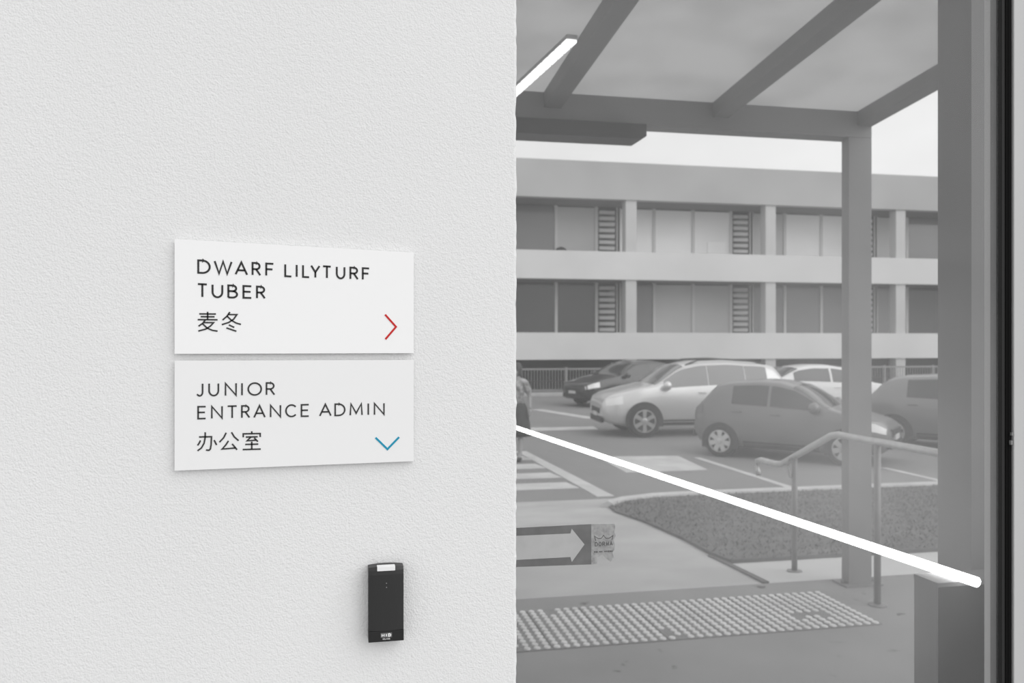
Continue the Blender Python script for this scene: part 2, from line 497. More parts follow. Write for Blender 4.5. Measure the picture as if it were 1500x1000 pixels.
hd = MB().box(0.15, 1.85, 1.33, 1.42, 2.98, 3.2).build('trim_3', 'jamb')
structure(hd, 'light grey head panel above the glass door', 'trim')

# ------------------------------------------------------------------ stroke lettering
def arc(cx, cy, rx, ry, a0, a1, n=12):
    return [(cx + rx * math.cos(math.radians(a0 + (a1 - a0) * i / n)), cy + ry * math.sin(math.radians(a0 + (a1 - a0) * i / n))) for i in range(n + 1)]


GL = {
    'D': [[(0, 0), (0, 1), (.36, 1)] + arc(.36, .5, .64, .5, 90, -90, 16) + [(0, 0)]],
    'W': [[(0, 1), (.26, 0), (.5, 1), (.74, 0), (1, 1)]],
    'A': [[(0, 0), (.5, 1), (1, 0)], [(.19, .34), (.81, .34)]],
    'R': [[(0, 0), (0, 1), (.48, 1)] + arc(.48, .745, .44, .255, 90, -90, 12) + [(0, .49)], [(.46, .49), (1, 0)]],
    'F': [[(0, 0), (0, 1), (1, 1)], [(0, .53), (.88, .53)]],
    'L': [[(0, 1), (0, 0), (1, 0)]],
    'I': [[(.5, 0), (.5, 1)]],
    'Y': [[(0, 1), (.5, .45), (1, 1)], [(.5, .47), (.5, 0)]],
    'T': [[(0, 1), (1, 1)], [(.5, 1), (.5, 0)]],
    'U': [[(0, 1)] + arc(.5, .42, .5, .42, 180, 360, 16) + [(1, 1)]],
    'B': [[(0, 0), (0, 1), (.5, 1)] + arc(.5, .765, .40, .235, 90, -90, 10) + [(0, .53)], [(.5, .53)] + arc(.52, .265, .48, .265, 90, -90, 10) + [(0, 0)]],
    'E': [[(1, 1), (0, 1), (0, 0), (1, 0)], [(0, .52), (.9, .52)]],
    'J': [[(1, 1)] + arc(.5, .32, .5, .32, 0, -130, 12) + [(0, .12)]],
    'N': [[(0, 0), (0, 1), (1, 0), (1, 1)]],
    'O': [arc(.5, .5, .5, .5, 0, 360, 32)],
    'C': [arc(.56, .5, .56, .5, 42, 318, 26)],
    'M': [[(0, 0), (.06, 1), (.5, .16), (.94, 1), (1, 0)]],
    'H': [[(0, 0), (0, 1)], [(1, 0), (1, 1)], [(0, .5), (1, .5)]],
    'S': [arc(.5, .74, .45, .26, 40, 270, 10) + arc(.5, .24, .5, .26, 90, -140, 10)],
    'i': [[(.5, 0), (.5, .65)], [(.5, .88), (.5, 1)]],
    '麦': [[(.08, .89), (.92, .89)], [(.5, 1), (.5, .6)], [(.15, .745), (.85, .745)], [(0, .59), (1, .59)],
          [(.38, .58), (.26, .41), (.04, .25)], [(.3, .44), (.8, .44), (.64, .26), (.4, .10), (.03, .0)], [(.24, .38), (.48, .15), (.74, .04), (1, 0)]],
    '冬': [[(.42, 1), (.27, .78), (.04, .58)], [(.33, .87), (.79, .87), (.62, .63), (.37, .46), (0, .34)], [(.27, .79), (.5, .57), (.75, .43), (1, .36)],
          [(.37, .33), (.65, .20)], [(.24, .17), (.76, 0)]],
    '办': [[(.08, .75), (.73, .75), (.71, .32), (.67, .08), (.6, .01), (.44, .03)], [(.4, 1), (.4, .72), (.34, .40), (.2, .15), (0, 0)],
          [(.15, .56), (.09, .42), (0, .29)], [(.87, .56), (1, .29)]],
    '公': [[(.35, .95), (.22, .68), (0, .44)], [(.63, .97), (.77, .72), (1, .5)], [(.47, .50), (.33, .28), (.14, .06), (.85, .10)], [(.66, .33), (.79, .17), (.92, 0)]],
    '室': [[(.5, 1), (.5, .88)], [(.03, .68), (.03, .87), (.97, .87), (.97, .68)], [(.17, .69), (.83, .69)], [(.46, .69), (.24, .48), (.76, .505)], [(.64, .63), (.84, .42)],
          [(.14, .28), (.86, .28)], [(.5, .43), (.5, 0)], [(0, 0), (1, 0)]],
}


def ribbon(mb, pts, w, y, th, closed=False):
    """flat stroke of width w along pts (x, z), front face at y, th thick towards +y"""
    P = [Vector((p[0], p[1])) for p in pts]
    closed = (P[0] - P[-1]).length < 1e-7 and len(P) > 3
    if closed: P = P[:-1]
    n = len(P)
    L, R = [], []
    for i in range(n):
        a = P[i] - P[i - 1] if (i > 0 or closed) else None
        b = P[(i + 1) % n] - P[i] if (i < n - 1 or closed) else None
        if a is None: a = b
        if b is None: b = a
        a = a.normalized(); b = b.normalized()
        na = Vector((-a.y, a.x)); nb = Vector((-b.y, b.x))
        m_ = na + nb
        if m_.length < 1e-6: m_ = na
        m_.normalize()
        k = min(1.0 / max(.2, m_.dot(na)), 2.3)
        L.append(P[i] + m_ * (w / 2 * k)); R.append(P[i] - m_ * (w / 2 * k))
    v, f = [], []
    for q in range(n):
        v += [(L[q].x, y, L[q].y), (R[q].x, y, R[q].y), (L[q].x, y + th, L[q].y), (R[q].x, y + th, R[q].y)]
    for q in range(n if closed else n - 1):
        a, b = 4 * q, 4 * ((q + 1) % n)
        f += [(a, a + 1, b + 1, b), (a, b, b + 2, a + 2), (a + 1, a + 3, b + 3, b + 1)]
    if not closed:
        f += [(0, 2, 3, 1), (4 * n - 4, 4 * n - 3, 4 * n - 1, 4 * n - 2)]
    mb.add(v, f)


def lettering(name, rows, w, y, m, parent, th=.0005, org=(0, 0, 0)):
    mb = MB()
    for ch, x0, x1, t0, t1, b0, b1 in rows:
        cx0, cx1 = x0 + w / 2, x1 - w / 2
        for s_ in GL[ch]:
            pts = []
            for u, v in s_:
                x = cx0 + u * (cx1 - cx0)
                top = t0 + u * (t1 - t0) - w / 2
                bot = b0 + u * (b1 - b0) + w / 2
                pts.append((x - org[0], bot + v * (top - bot) - org[2]))
            ribbon(mb, pts, w, y - org[1], th)
    return mb.build(name, m, parent, recalc=False)


# ------------------------------------------------------------------ the two signs
def sign(name, quad, label, m):
    (xl, zl), (xr, zr), (xr2, zr2), (xl2, zl2) = quad
    c = ((xl + xr) / 2, WY, (zl2 + zr2) / 2)
    root = empty(name, c)
    tag(root, label, 'sign', 'direction signs on the white wall')
    b = MB().prism([(x - c[0], z - c[2]) for x, z in quad], 'y', -.0075, -.0030).build('board', m, root)
    for fx_ in (.25, .75):
        x = xl + (xr - xl) * fx_
        MB().box(x - .02 - c[0], x + .02 - c[0], -.0030, 0.0, .02, zl - c[2] - .03).build('mounting_pad', 'seal_grey', root)
    return root, c


FY = WY - .0075 - .0005
s1, c1 = sign('wall_sign', [(-.1972, 1.6307), (.1069, 1.6197), (.1069, 1.4843), (-.1972, 1.4843)],
              'white sign reading DWARF LILYTURF TUBER with a red chevron pointing right', 'plate')
T1 = [('D', -0.1697, -0.1534, 1.6051, 1.6047, 1.5869, 1.5865), ('W', -0.1497, -0.1266, 1.6045, 1.6038, 1.5864, 1.5858), ('A', -0.1239, -0.1074, 1.6038, 1.6033, 1.5858, 1.5853), ('R', -0.1029, -0.0910, 1.6031, 1.6028, 1.5852, 1.5849), ('F', -0.0858, -0.0746, 1.6026, 1.6023, 1.5848, 1.5845), ('L', -0.0619, -0.0518, 1.6019, 1.6016, 1.5842, 1.5839), ('I', -0.0469, -0.0455, 1.6014, 1.6014, 1.5838, 1.5837), ('L', -0.0393, -0.0292, 1.6012, 1.6009, 1.5836, 1.5833), ('Y', -0.0288, -0.0159, 1.6009, 1.6005, 1.5833, 1.5830), ('T', -0.0136, -0.0014, 1.6004, 1.6000, 1.5829, 1.5826), ('U', 0.0041, 0.0164, 1.5999, 1.5995, 1.5825, 1.5822), ('R', 0.0218, 0.0337, 1.5993, 1.5990, 1.5820, 1.5817), ('F', 0.0380, 0.0486, 1.5988, 1.5985, 1.5816, 1.5813)]
T2 = [('T', -0.1701, -0.1570, 1.5748, 1.5744, 1.5561, 1.5560), ('U', -0.1523, -0.1380, 1.5742, 1.5738, 1.5559, 1.5557), ('B', -0.1329, -0.1198, 1.5736, 1.5732, 1.5557, 1.5555), ('E', -0.1142, -0.1022, 1.5731, 1.5727, 1.5554, 1.5553), ('R', -0.0974, -0.0853, 1.5725, 1.5721, 1.5552, 1.5551)]
T3 = [('麦', -0.1701, -0.1441, 1.5391, 1.5390, 1.5125, 1.5124), ('冬', -0.1407, -0.1153, 1.5390, 1.5389, 1.5124, 1.5123)]
lettering('title_lettering', T1, .00235, FY, 'ink', s1, org=c1)
lettering('title_lettering', T2, .00235, FY, 'ink', s1, org=c1)
lettering('chinese_lettering', T3, .00190, FY, 'ink_soft', s1, org=c1)


def chevron(pts, w, m, root, c, label):
    mb = MB(); ribbon(mb, [(x - c[0], z - c[2]) for x, z in pts], w, FY - c[1], .0005)
    o = mb.build('chevron', m, root, recalc=False); o['label'] = label


chevron([(.0686, 1.536), (.0831, 1.5197), (.0690, 1.503)], .0025, 'red', s1, c1, 'red chevron pointing right')
s2, c2 = sign('wall_sign', [(-.1972, 1.4756), (.1069, 1.4751), (.1069, 1.3388), (-.1972, 1.3354)],
              'pale sign reading JUNIOR ENTRANCE ADMIN with a blue chevron pointing down', 'plate_warm')
T4 = [('J', -0.1712, -0.1623, 1.4469, 1.4469, 1.4294, 1.4294), ('U', -0.1563, -0.1430, 1.4469, 1.4470, 1.4295, 1.4295), ('N', -0.1362, -0.1212, 1.4470, 1.4470, 1.4295, 1.4296), ('I', -0.1155, -0.1142, 1.4470, 1.4470, 1.4296, 1.4296), ('O', -0.1081, -0.0899, 1.4471, 1.4471, 1.4297, 1.4297), ('R', -0.0853, -0.0734, 1.4471, 1.4471, 1.4297, 1.4298)]
T5 = [('E', -0.1697, -0.1586, 1.4175, 1.4175, 1.4002, 1.4003), ('N', -0.1530, -0.1385, 1.4176, 1.4176, 1.4003, 1.4004), ('T', -0.1335, -0.1205, 1.4176, 1.4177, 1.4004, 1.4005), ('R', -0.1160, -0.1047, 1.4177, 1.4178, 1.4005, 1.4006), ('A', -0.1008, -0.0853, 1.4178, 1.4178, 1.4006, 1.4007), ('N', -0.0801, -0.0658, 1.4179, 1.4179, 1.4007, 1.4008), ('C', -0.0608, -0.0462, 1.4179, 1.4180, 1.4009, 1.4009), ('E', -0.0411, -0.0299, 1.4180, 1.4181, 1.4010, 1.4010), ('A', -0.0176, -0.0014, 1.4181, 1.4182, 1.4011, 1.4012), ('D', 0.0022, 0.0166, 1.4182, 1.4182, 1.4012, 1.4013), ('M', 0.0218, 0.0392, 1.4183, 1.4183, 1.4013, 1.4014), ('I', 0.0457, 0.0471, 1.4184, 1.4184, 1.4015, 1.4015), ('N', 0.0536, 0.0681, 1.4184, 1.4184, 1.4015, 1.4016)]
T6 = [('办', -0.1703, -0.1452, 1.3846, 1.3846, 1.3592, 1.3592), ('公', -0.1436, -0.1182, 1.3846, 1.3846, 1.3592, 1.3593), ('室', -0.1149, -0.0906, 1.3846, 1.3845, 1.3593, 1.3594)]
lettering('title_lettering', T4, .00200, FY, 'ink_soft', s2, org=c2)
lettering('title_lettering', T5, .00200, FY, 'ink_soft', s2, org=c2)
lettering('chinese_lettering', T6, .00190, FY, 'ink_soft', s2, org=c2)
chevron([(.0560, 1.3717), (.0717, 1.3559), (.0872, 1.3717)], .0026, 'blue', s2, c2, 'blue chevron pointing down')

# ------------------------------------------------------------------ card reader
cr_ = empty('card_reader', (0.0692, WY, 1.1030))
tag(cr_, 'black card reader with a white light window on the white wall', 'card reader')
# shell: front face gently bowed across its width and rolled back at the top
NXs, NZs = 10, 16
rv, rf = [], []
HW, HH, ZB = .0230, .0995, .0150


def rfront(u, v):
    y = -.0225 + .0022 * (abs(u) ** 2.5)
    if v > .88: y += .003 * ((v - .88) / .12) ** 2
    return y


for i in range(NZs + 1):
    v = i / NZs
    for k in range(NXs + 1):
        u = -1 + 2 * k / NXs
        z = ZB + (HH - ZB) * v - (.0016 * u * u if v > .99 else 0)
        rv.append((u * HW, rfront(u, v), z))
for i in range(NZs):
    for k in range(NXs):
        a = i * (NXs + 1) + k
        rf.append((a, a + 1, a + NXs + 2, a + NXs + 1))
nb_ = len(rv)
border = [k for k in range(NXs + 1)] + [i * (NXs + 1) + NXs for i in range(1, NZs + 1)] + [NZs * (NXs + 1) + k for k in range(NXs - 1, -1, -1)] + [i * (NXs + 1) for i in range(NZs - 1, 0, -1)]
for b in border:
    p = rv[b]; rv.append((p[0], -.001, p[2]))
nbd = len(border)
for i in range(nbd):
    rf.append((border[i], nb_ + i, nb_ + (i + 1) % nbd, border[(i + 1) % nbd]))
MB().add(rv, rf).build('shell', 'reader', cr_, recalc=True)
MB().box(-.0232, .0232, -.0215, -.001, .0003, .0145).build('base_cap', 'reader_cap', cr_, bevel=.0008)
MB().box(-.0118, .0118, -.0226, -.012, .0940, .0998).build('light_window', 'reader_led', cr_, bevel=.0006)['label'] = 'white light window'
dt = MB().lathe([(.0008, -.0230), (.0008, -.0200)], 'y', 10).mesh('sensor_dot', 'reader_dot')
for z in (.0778, .0723): link('sensor_dot', dt, cr_, (0.0003, 0, z))
lg = MB().box(-.0072, .0076, -.0219, -.0210, .0060, .0120).build('logo_field', 'reader_logo', cr_)


def word(txt, x0, x1, z0, z1, gap, w, y, m, parent, th=.0004, name='lettering'):
    wid = [0.35 if c in 'Ii' else 1 for c in txt]
    tot = sum(wid) + gap * (len(txt) - 1)
    sc = (x1 - x0) / tot
    rows, x = [], x0
    for c, d in zip(txt, wid):
        rows.append((c, x, x + d * sc, z1, z1, z0, z0)); x += (d + gap) * sc
    return lettering(name, rows, w, y, m, parent, th)


word('HID', -.0062, .0066, .0068, .0112, .35, .0014, -.0223, 'print_white', cr_)
word('iCLASS', -.0045, .0050, .0030, .0051, .35, .0005, -.0219, 'print_white', cr_)

# ------------------------------------------------------------------ arrow sticker on the glass
stk = empty('door_sticker', (0.36, 1.36, 1.13))
tag(stk, 'grey sticker with a pale arrow and a torn maker label on the glass door', 'sticker')


def P2(x, z): return (x - .36, z - 1.13)


MB().prism([P2(.237, 1.1960), P2(.4201, 1.1969), P2(.4201, 1.1301), P2(.237, 1.1338)], 'y', -.0006, 0).build('backing', 'sticker_dark', stk)
MB().prism([P2(.237, 1.1836), P2(.3841, 1.1831), P2(.3864, 1.1908), P2(.4083, 1.1639), P2(.3864, 1.1359), P2(.3841, 1.1443), P2(.237, 1.1443)], 'y', -.0010, -.0006).build('arrow', 'sticker_white', stk)
lab = [(.4201, 1.1969), (.4610, 1.1952), (.4618, 1.189), (.4600, 1.182), (.4625, 1.176), (.4590, 1.168), (.4615, 1.160), (.4600, 1.152), (.4570, 1.148), (.4590, 1.140),
       (.4540, 1.1330), (.4480, 1.137), (.4440, 1.142), (.4380, 1.146), (.4310, 1.141), (.4300, 1.131), (.4201, 1.1301)]
lo = MB().prism([P2(*p) for p in lab], 'y', -.0006, 0).build('maker_label', 'sticker_label', stk)
cw = MB()
ribbon(cw, [P2(*p) for p in [(.4280, 1.1690), (.4256, 1.1768), (.4325, 1.1722), (.4375, 1.1725), (.4415, 1.1775), (.4455, 1.1722), (.4510, 1.1720), (.4580, 1.1765), (.4560, 1.1690)]], .0011, -.0009, .0003)
cw.build('crown_mark', 'sticker_ink', lo, recalc=False)
word('DORMA', .4262 - .36, .4573 - .36, 1.1596 - 1.13, 1.1668 - 1.13, .22, .0012, -.0009, 'sticker_ink', lo, .0003)
sm = MB()
x = .423
while x < .4575:
    w = random.uniform(.0012, .0032)
    if random.random() < .8: sm.box(x - .36, x + w - .36, -.0009, -.0006, 1.1490 - 1.13 + random.uniform(0, .0006), 1.1515 - 1.13)
    x += w + .0008
sm.build('small_print', 'sticker_ink', lo)

# ------------------------------------------------------------------ pillar and low panel behind the glass
pl = MB().box(1.688, 2.10, 2.00, 2.131, 0, 3.15).build('pillar', 'pillar')
structure(pl, 'tall grey pillar behind the right side of the glass', 'pillar')
lp = empty('low_panel', (1.7, 1.79, 0))
tag(lp, 'waist-high dark grey panel in front of the grey pillar', 'panel')
o = MB().box(1.387 - 1.7, 2.10 - 1.7, -.04, .04, 0, .925).build('panel_board', 'panel', lp)
o = MB().box(1.384 - 1.7, 1.3869 - 1.7, -.04, .04, 0, .925).build('end_cap', 'pillar', lp)
o = MB().box(1.384 - 1.7, 2.10 - 1.7, -.042, .042, .925, .935).build('top_cap', 'pillar', lp)

# ------------------------------------------------------------------ glowing hand rail
lr = empty('light_rail', (1.075, 6.35, gz(6.35)))
tag(lr, 'long glowing white light tube running from the low panel into the distance', 'light')


def rel(p, o_): return tuple(a - b for a, b in zip(p, o_.location))


A_, B_ = Vector((1.449, 1.700, .947)), Vector((1.158, 5.35, .945))
C_ = A_ + (B_ - A_) * 1.27
MB().tube([rel(A_, lr), rel(C_, lr)], .0118, 14).build('glowing_tube', 'led', lr, smooth=False)
MB().tube([rel((C_.x, C_.y - .05, gz(C_.y) - .02), lr), rel((C_.x, C_.y - .05, .94), lr)], .02, 10).build('end_post', 'galv', lr)

# ------------------------------------------------------------------ canopy
cp = empty('canopy', (3.185, 4.755, 0))
tag(cp, 'grey steel canopy with pale translucent roof sheets over the entrance', 'canopy')
SL = 0.094


def rz(y): return 2.915 + SL * (4.70 - y)


def cpart(mb, name, m, **k):
    o = mb.build(name, m, cp, **k); o.location = (-3.185, -4.755, 0); return o


cpart(MB().box(3.098, 3.258, 4.70, 4.775, 0, 2.755), 'post', 'steel_dark', bevel=.006)
cpart(MB().box(3.06, 3.31, 4.66, 4.82, 0, .010), 'base_plate', 'steel_dark')
bt = MB().lathe([(.010, .0), (.010, .015), (.005, .022)], 'z', 8).mesh('anchor_bolt', 'steel_dark')
for x, y in ((3.078, 4.735), (3.285, 4.735)): link('anchor_bolt', bt, cp, (x - 3.185, y - 4.755, .012))
cpart(MB().box(-6, 3.258, 4.70, 4.83, 2.755, 2.915), 'edge_beam', 'steel_dark', bevel=.004)
rme = MB().prism([(1.45, rz(1.45) - .088), (4.70, rz(4.70) - .088), (4.70, rz(4.70) - .001), (1.45, rz(1.45) - .001)], 'x', -.05, .05).mesh('rafter', 'steel_dark')
for i in range(-4, 3):
    link('rafter', rme, cp, (1.222 + i * 1.03 - 3.185 if i < 2 else 3.208 - 3.185, -4.755, 0)) if i != 2 else None
link('rafter', rme, cp, (3.208 - 3.185, -4.755, 0))
e = [1.222 + i * 1.03 for i in range(-5, 2)] + [3.26]
for a, b in zip(e[:-1], e[1:]):
    cpart(MB().prism([(1.45, rz(1.45)), (4.86, rz(4.86)), (4.86, rz(4.86) + .012), (1.45, rz(1.45) + .012)], 'x', a + .004, b - .004), 'roof_sheet', 'roof')
cpart(MB().lathe([(.014, 0), (.014, .01), (.008, .016)], 'z', 10, (3.175, 4.685, 2.905)), 'bolt_cap', 'bolt')

cpart(MB().prism([(-5, 2.655), (1.745, 2.667), (1.773, 2.685), (1.773, 2.7545), (-5, 2.7545)], 'y', 4.66, 4.84), 'bulkhead', 'lintel')

# ceiling light: louvred linear lamp hung from the canopy
cl = empty('linear_lamp', (.978, 3.43, 2.75))
tag(cl, 'short white linear lamp with louvre cells hanging below the canopy roof', 'lamp')
cl.rotation_euler = (0, 0, PI / 2 + math.atan2(.073, .75))   # lies along its own x axis
LL = 1.15
MB().box(0, LL, -.024, .024, .012, .030).build('housing', 'led_body', cl, bevel=.003)
cell = MB().box(.008, .072, -.023, .023, 0, .0115).mesh('light_cell', 'led_cell')
for i in range(int(LL / .08)):
    link('light_cell', cell, cl, (i * .08, 0, 0))
for x in (.80, 1.10):
    yw = 3.43 + x
    MB().tube([(x, 0, .030), (x, 0, rz(yw) - 2.753)], .004, 6).build('hanger_rod', 'galv', cl)

# ------------------------------------------------------------------ hand rail
hr = empty('hand_rail', (3.03, 4.75, 0))
tag(hr, 'galvanised tube hand rail stepping down beside the canopy post', 'hand rail')


def hpart(mb, name, m='galv', **k):
    o = mb.build(name, m, hr, **k); o.location = (-3.03, -4.75, 0); return o


hpart(MB().tube([(3.03, 2.6, .93), (3.03, 4.70, .93), (3.03, 4.78, .915), (3.03, 5.38, .655), (3.03, 5.46, .645), (3.03, 5.66, .645), (3.03, 5.72, .63), (3.03, 5.735, .58), (3.03, 5.70, .535)], .021, 12), 'rail_tube', smooth=True)
for y, zt in ((5.21, .725), (4.32, .93), (2.75, .93)):
    zb = gz(y) - .008 if y > RAMP0 else 0.0
    hpart(MB().tube([(3.03, y, zb), (3.03, y, zt)], .019, 12), 'rail_post', 'post_steel', smooth=True)
    hpart(MB().lathe([(.05, 0), (.05, .008), (.024, .012)], 'z', 14, (3.03, y, zb)), 'foot_flange', 'post_steel')
hpart(MB().tube([(3.03, 5.21, .58), (3.0, 5.22, .60), (2.985, 5.22, .66), (3.0, 5.22, .72), (3.03, 5.21, .74)], .010, 8), 'tube_bracket', smooth=True)

# ------------------------------------------------------------------ office building across the car park
bd = empty('office_building', (16, 35, LOW))
tag(bd, 'long concrete office building with balcony bands across the car park', 'building')
BO = bd.location


def bpart(mb, name, m, **k):
    o = mb.build(name, m, bd, **k); o.location = (-16, -35, -LOW); return o


X0, X1, YF, YG = -14.0, 46.0, 35.0, 37.1
bpart(MB().box(X0, X1, YF - .05, YF + .35, 7.60, 9.20), 'parapet', 'parapet')
bpart(MB().box(X0, X1, YF - .05, YF + .25, 4.16, 5.36), 'balcony_band', 'concrete')
bpart(MB().box(X0, X1, YF - .05, YF + .25, .73, 1.88), 'balcony_band', 'concrete')
bpart(MB().box(X0, X1, YF + .35, 48, 7.60, 8.0), 'roof_slab', 'soffit')
bpart(MB().box(X0, X1, YF + .25, 48, 4.16, 4.46), 'floor_slab', 'soffit')
bpart(MB().box(X0, X1, YF + .25, 48, .73, 1.03), 'floor_slab', 'soffit')
for zz in (4.46, 1.03): bpart(MB().box(X0, X1, YF + .25, YG + .1, zz, zz + .02), 'balcony_screed', 'landing')  # unseen pale layer added to bounce light up onto the recessed panes
bpart(MB().box(X0, X1, YG + .12, 48, 4.46, 7.60), 'upper_rooms', 'soffit')
bpart(MB().box(X0, X1, YG + .12, 48, 1.03, 4.16), 'lower_rooms', 'soffit')
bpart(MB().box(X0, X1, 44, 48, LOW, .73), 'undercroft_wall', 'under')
CX = [12.62 + 6.58 * k for k in range(-4, 5)]
for cx in CX:
    for z0, z1 in ((5.36, 7.60), (1.88, 4.16), (LOW, .73)):
        bpart(MB().box(cx - .25, cx + .25, YF + .02, YF + .5, z0, z1), 'column', 'column', bevel=.02)
slat_me = MB().box(0, .73, -.03, .03, -.075, .075).mesh('louvre_slat', 'mullion')
upper_m = {-1: ('blind_grey', 'glass_mid', 'blind_grey'), 0: ('blind', 'blind', 'blind'), 1: ('blind_grey', 'blind', 'blind'), 2: ('blind_grey', 'glass_mid', 'glass_mid')}  # pane tones per bay paint the reflection gradient along the facade
lower_m = {-1: ('glass_mid', 'glass_dark', 'glass_dark'), 0: ('glass_mid', 'blind_grey', 'blind_grey'), 1: ('glass_mid', 'glass_mid', 'glass_mid'), 2: ('glass_mid', 'glass_dark', 'glass_mid')}
for k in range(-3, 4):
    bx = 12.62 + 6.58 * k
    for lev, (z0, z1) in enumerate(((1.03, 4.16), (4.46, 7.60))):
        edges = [.15, 1.85, 3.77, 5.66]
        mats = (upper_m if lev else lower_m).get(k, ('glass_mid',) * 3)
        for q in range(3):
            a, b = bx + edges[q] + .06, bx + edges[q + 1] - .06
            bpart(MB().box(a, b, YG, YG + .03, z0 + .05, z1 - .05), 'window_pane', mats[q])
        for ex in (.15, 1.85, 3.77, 5.66, 6.68):
            bpart(MB().box(bx + ex - .065, bx + ex + .065, YG - .06, YG + .08, z0, z1), 'mullion', 'mullion')
        bpart(MB().box(bx + 5.72, bx + 6.62, YG + .05, YG + .08, z0, z1), 'louvre_backing', 'glass_dark')
        z = z0 + .2
        while z < z1 - .1:
            o = link('louvre_slat', slat_me, bd, (bx + 5.80 - 16, YG - 35, z - LOW)); z += .27
for a in (14.35, 16.95):
    bpart(MB().box(a + .15, a + 1.05, YG - .04, YG - .01, 5.28, 6.15), 'paper_sheet', 'paper')
bpart(MB().lathe([(.05, 0), (.26, .06), (.30, .22), (.20, .38), (.06, .44)], 'z', 14, (9.95, 36.75, 5.27)).box(9.6, 10.3, 36.5, 37.0, 4.48, 5.27), 'window_seat_bag', 'bag', smooth=True)

# fence
fn = empty('yard_fence', (2, 33.4, LOW))
tag(fn, 'grey steel picket fence along the dark undercroft of the office building', 'fence')
o = MB().box(0, 34, -.03, .03, .95, 1.02).build('top_rail', 'fence', fn)
o = MB().box(0, 34, -.02, .02, .12, .16).build('bottom_rail', 'fence', fn)
pk = MB()
for i in range(34 * 8): pk.box(i * .125 + .05, i * .125 + .07, -.01, .01, .16, .95)
pk.build('pickets', 'fence', fn, recalc=False)['kind'] = 'stuff'
pm = MB().box(-.04, .04, -.04, .04, 0, 1.06).mesh('fence_post', 'fence')
for i in range(15): link('fence_post', pm, fn, (i * 2.42, 0, 0))


# ------------------------------------------------------------------ cars
def interp(tab, x):
    if x <= tab[0][0]: return tab[0][1]
    for (a, p), (b, q) in zip(tab[:-1], tab[1:]):
        if x <= b:
            t = (x - a) / (b - a); t = t * t * (3 - 2 * t) * .35 + t * .65
            return p + (q - p) * t
    return tab[-1][1]


def make_wheel(R, W, spokes):
    ty = MB().lathe([(R * .70, -W / 2 + .01), (R * .93, -W / 2), (R, -W * .32), (R, W * .32), (R * .93, W / 2), (R * .70, W / 2 - .01)], 'y', 28).mesh('tyre', 'tyre', smooth=True)
    rb = MB()
    n = 28
    prof = [(R * .70, -W / 2 - .004), (R * .64, -W / 2 - .006), (R * .62, -W / 2 + .03)]
    v, f = [], []
    for r, h in prof:
        for k in range(n): v.append((r * math.cos(2 * PI * k / n), h, r * math.sin(2 * PI * k / n)))
    for i in range(2):
        for k in range(n): f.append((i * n + k, i * n + (k + 1) % n, (i + 1) * n + (k + 1) % n, (i + 1) * n + k))
    rb.add(v, f)
    for k in range(spokes):
        a = 2 * PI * k / spokes + PI / 2
        c, s_ = math.cos(a), math.sin(a)
        q = []
        for r, hw in ((R * .08, .035), (R * .64, .045)):
            for w in (-hw, hw): q.append((r * c - w * s_, -W / 2 - .002, r * s_ + w * c))
        q2 = [(p[0], p[1] + .025, p[2]) for p in q]
        rb.add(q + q2, [(0, 1, 3, 2), (4, 6, 7, 5), (0, 2, 6, 4), (1, 5, 7, 3), (0, 4, 5, 1), (2, 3, 7, 6)])
    rb.lathe([(R * .17, -W / 2 + .02), (R * .17, -W / 2 - .006), (R * .12, -W / 2 - .012)], 'y', 14)
    rim = rb.mesh('rim', 'rim')
    disc = MB().lathe([(R * .63, -W / 2 + .03), (R * .63, -W / 2 + .05)], 'y', 24).mesh('brake_disc', 'arch')
    return ty, rim, disc


